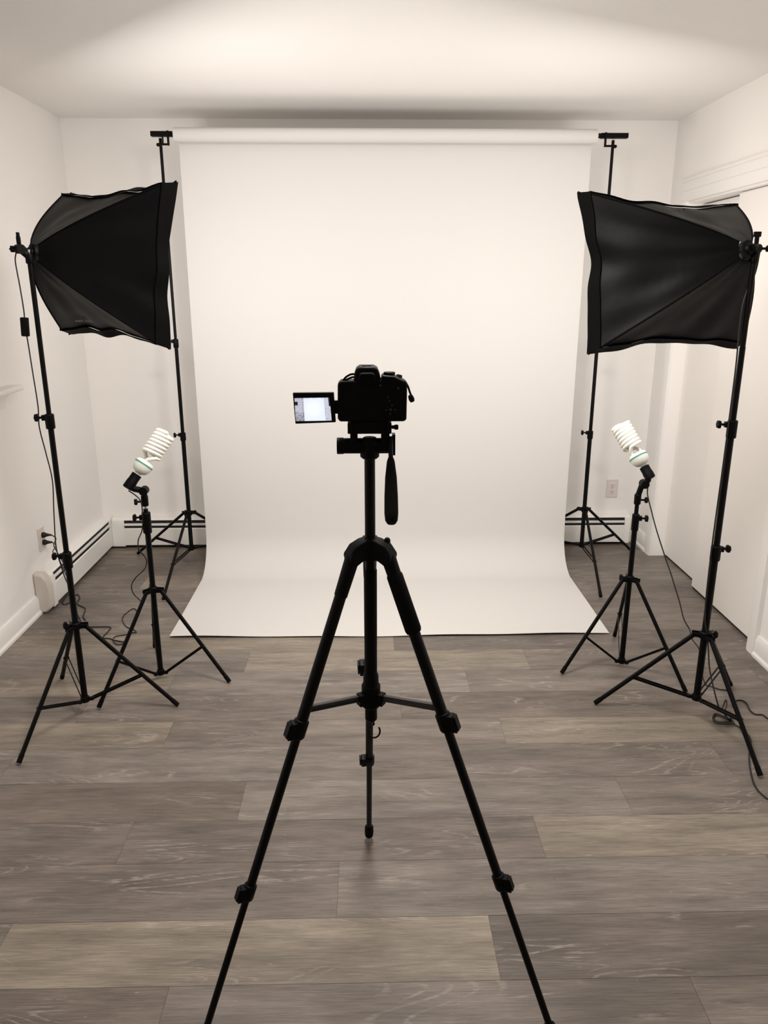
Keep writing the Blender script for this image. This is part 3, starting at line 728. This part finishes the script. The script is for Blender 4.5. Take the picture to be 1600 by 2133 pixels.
o = obj('display', bm, m, sp_, smooth=0); o['label'] = 'lit bluish white live view'

# ------------------------------------------------------------------ cords
def cord(name, label, pts, r=.0028, switch=None, plug=None, n=8):
    p0 = V(pts[0]); t = thing(name, label, 'power cord', p0)
    sp2 = [V((q.x, q.y, max(q.z, r))) for q in spline(pts, n)]; bm = B(); sweep(bm, sp2, r, 8); obj('cable', bm, M['cord'], t, smooth=60)
    if switch:
        p, d = switch; x, y, d = frame(d); bm = B()
        obox(bm, V(p), x, y, d, .024, .016, .060); obj('inline_switch', bm, M['plastic'], t, bevel=.003)
    if plug:
        p, d = plug; bm = B(); lathe(bm, V(p), d, [(0, .014), (.012, .0145), (.020, .010), (.034, .006), (.046, .0045)], 16); obj('plug', bm, M['cord'], t)
    return t
sx, sy = SL
p_sw = at(52, 681, 2.56)
cord('power_cord', 'thin black cord with inline switch hanging from the left softbox', [hubL+V((-.030, -.006, .0)), at(33, 523, 2.56), at(32, 545, 2.56), at(42, 600, 2.56), at(50, 650, 2.56), p_sw, at(58, 712, 2.57), at(68, 775, 2.58), at(79, 845, 2.58), at(82, 890, 2.59),
    at(96, 945, 2.60), at(109, 1000, 2.61), at(112, 1060, 2.62), at(115, 1120, 2.62), at(119, 1150, 2.60), at(127, 1178, 2.60), at(136, 1205, 2.62), at(150, 1235, 2.78), at(157, 1262, 2.98), at(163, 1284, 3.22), fl(171, 1300, .004), fl(178, 1304, .004)],
    .0022, switch=(p_sw, at(50, 650, 2.56)-at(55, 712, 2.565)))
# extension leads from the outlet
pl1, pl2 = OL+V((.008, 0, .0195)), OL+V((.008, 0, -.0195))
cord('extension_cord', 'black cord plugged into the upper socket of the left outlet', [pl1+X*.045, pl1+V((.075, -.02, -.012)), at(112, 1135, 3.50), at(119, 1150, 3.44), at(133, 1175, 3.36), at(145, 1205, 3.28), at(150, 1228, 3.32), fl(147, 1240, .004), fl(131, 1252, .003), fl(133, 1259, .003), fl(146, 1254, .003), fl(160, 1238, .003), fl(166, 1246, .003), fl(160, 1257, .003), fl(176, 1266, .003), fl(177, 1272, .003), fl(173, 1284, .003), fl(178, 1292, .003)], .0028, plug=(pl1, X))
cord('extension_cord', 'black cord plugged into the lower socket of the left outlet', [pl2+X*.045, pl2+V((.070, -.02, -.010)), at(110, 1150, 3.48), at(120, 1158, 3.42), at(134, 1190, 3.30), at(147, 1220, 3.15), at(155, 1250, 3.08), fl(163, 1285, .006), fl(172, 1303, .003), fl(186, 1306, .003), fl(228, 1306, .003), fl(226, 1314, .003), fl(214, 1328, .003), fl(228, 1330, .003), fl(240, 1334, .003), fl(262, 1338, .003)], .0026, plug=(pl2, X))
bx, by = BL
cord('power_cord', 'thin black cord dropping from the left spiral bulb holder to the floor', [at(268, 1022, 2.85), at(292, 1042, 2.83), at(297, 1075, 2.835), at(296, 1104, 2.84), at(288, 1126, 2.86), at(289, 1146, 2.88), at(296, 1153, 2.89), at(305, 1166, 2.91), at(302, 1184, 2.93), at(283, 1203, 2.96), at(274, 1220, 2.98), at(279, 1238, 3.0), at(294, 1255, 3.05), fl(285, 1272, .004), fl(262, 1278, .003), fl(255, 1290, .003), fl(263, 1305, .003), fl(278, 1311, .003), fl(284, 1317, .003), fl(276, 1318, .003), fl(262, 1322, .003), fl(240, 1326, .003), fl(236, 1336, .003), fl(246, 1343, .003), fl(260, 1340, .003)], .0024)
# right side
c_pts = [at(1350, 1012, 2.91), at(1349, 1030, 2.90), at(1356, 1060, 2.89), at(1368, 1105, 2.87), at(1384, 1155, 2.85), at(1396, 1190, 2.83), at(1406, 1222, 2.81), at(1416, 1255, 2.79), at(1425, 1290, 2.76), at(1437, 1312, 2.74), at(1441, 1330, 2.72), fl(1458, 1356, .06), fl(1462, 1400, .02), fl(1470, 1425, .004), fl(1482, 1430, .004), fl(1500, 1436, .004), fl(1518, 1438, .003)]
cord('power_cord', 'thin black cord running from the right spiral bulb holder to the floor', c_pts, .0026)
ctr = V((1.262, 2.36, 0))
c2 = [hubR+V((.02, .012, -.01)), V((1.233, 2.505, 1.60)), V((1.193, 2.478, 1.50)), V((1.196, 2.474, 1.30)), V((1.196, 2.474, 1.0)), V((1.194, 2.474, .7)), V((1.199, 2.472, .45)), at(1475, 1340, 2.47), at(1478, 1390, 2.45), at(1486, 1430, 2.42), at(1495, 1465, 2.40)]
for q in [(1502, 1480), (1512, 1458), (1514, 1470), (1509, 1486)]: c2.append(fl(q[0], q[1], .05))
for k in range(3):
    for q in [(1520-k, 1499), (1506, 1491+k), (1492-k, 1487), (1487-k, 1495+k), (1494, 1503+k*1.5), (1512, 1504+k*2), (1526, 1503+k*2), (1523, 1494)]: c2.append(fl(q[0], q[1], .004+.004*k))
c2 += [fl(1530, 1508, .006), fl(1542, 1516, .004), fl(1550, 1528, .004), fl(1560, 1532, .004), fl(1565, 1548, .003), fl(1561, 1572, .003), fl(1563, 1602, .003), fl(1572, 1635, .003), fl(1590, 1657, .003), fl(1612, 1668, .003), fl(1660, 1672, .003)]
cord('power_cord', 'coiled black cord of the right softbox lying around its stand leg', c2, .0028, n=6)
cord('extension_cord', 'black cord curving over the floor to the right edge beside the stand', [fl(1526, 1470, .003), fl(1532, 1460, .003), fl(1546, 1459, .003), fl(1556, 1466, .003), fl(1563, 1480, .003), fl(1574, 1488, .003), fl(1588, 1489, .003), fl(1600, 1497, .003), fl(1625, 1515, .003)], .0028)

# ------------------------------------------------------------------ light
ld = bpy.data.lights.new('fill_point', 'POINT'); ld.shadow_soft_size = .16; ld.energy = 21; ld.color = (1, .955, .905)  # unseen fill light, added to lift the dark floor and walls
lo = bpy.data.objects.new('fill_point', ld); col.objects.link(lo); lo.location = (.05, 1.90, 2.24)
ld = bpy.data.lights.new('fill_disk', 'AREA'); ld.shape = 'DISK'; ld.size = .40; ld.energy = 24; ld.color = (1, .955, .905)  # second added fill, facing down: brightens the floor without a ceiling hotspot
lo = bpy.data.objects.new('fill_disk', ld); col.objects.link(lo); lo.location = (.05, 1.90, 2.41)
wd = bpy.data.worlds.new('world'); sc.world = wd; wd.use_nodes = True
wd.node_tree.nodes['Background'].inputs['Color'].default_value = (.02, .025, .04, 1)
vs = sc.view_settings; vs.view_transform = 'Standard'; vs.look = 'None'; vs.gamma = 1; vs.use_curve_mapping = False; vs.exposure = .38
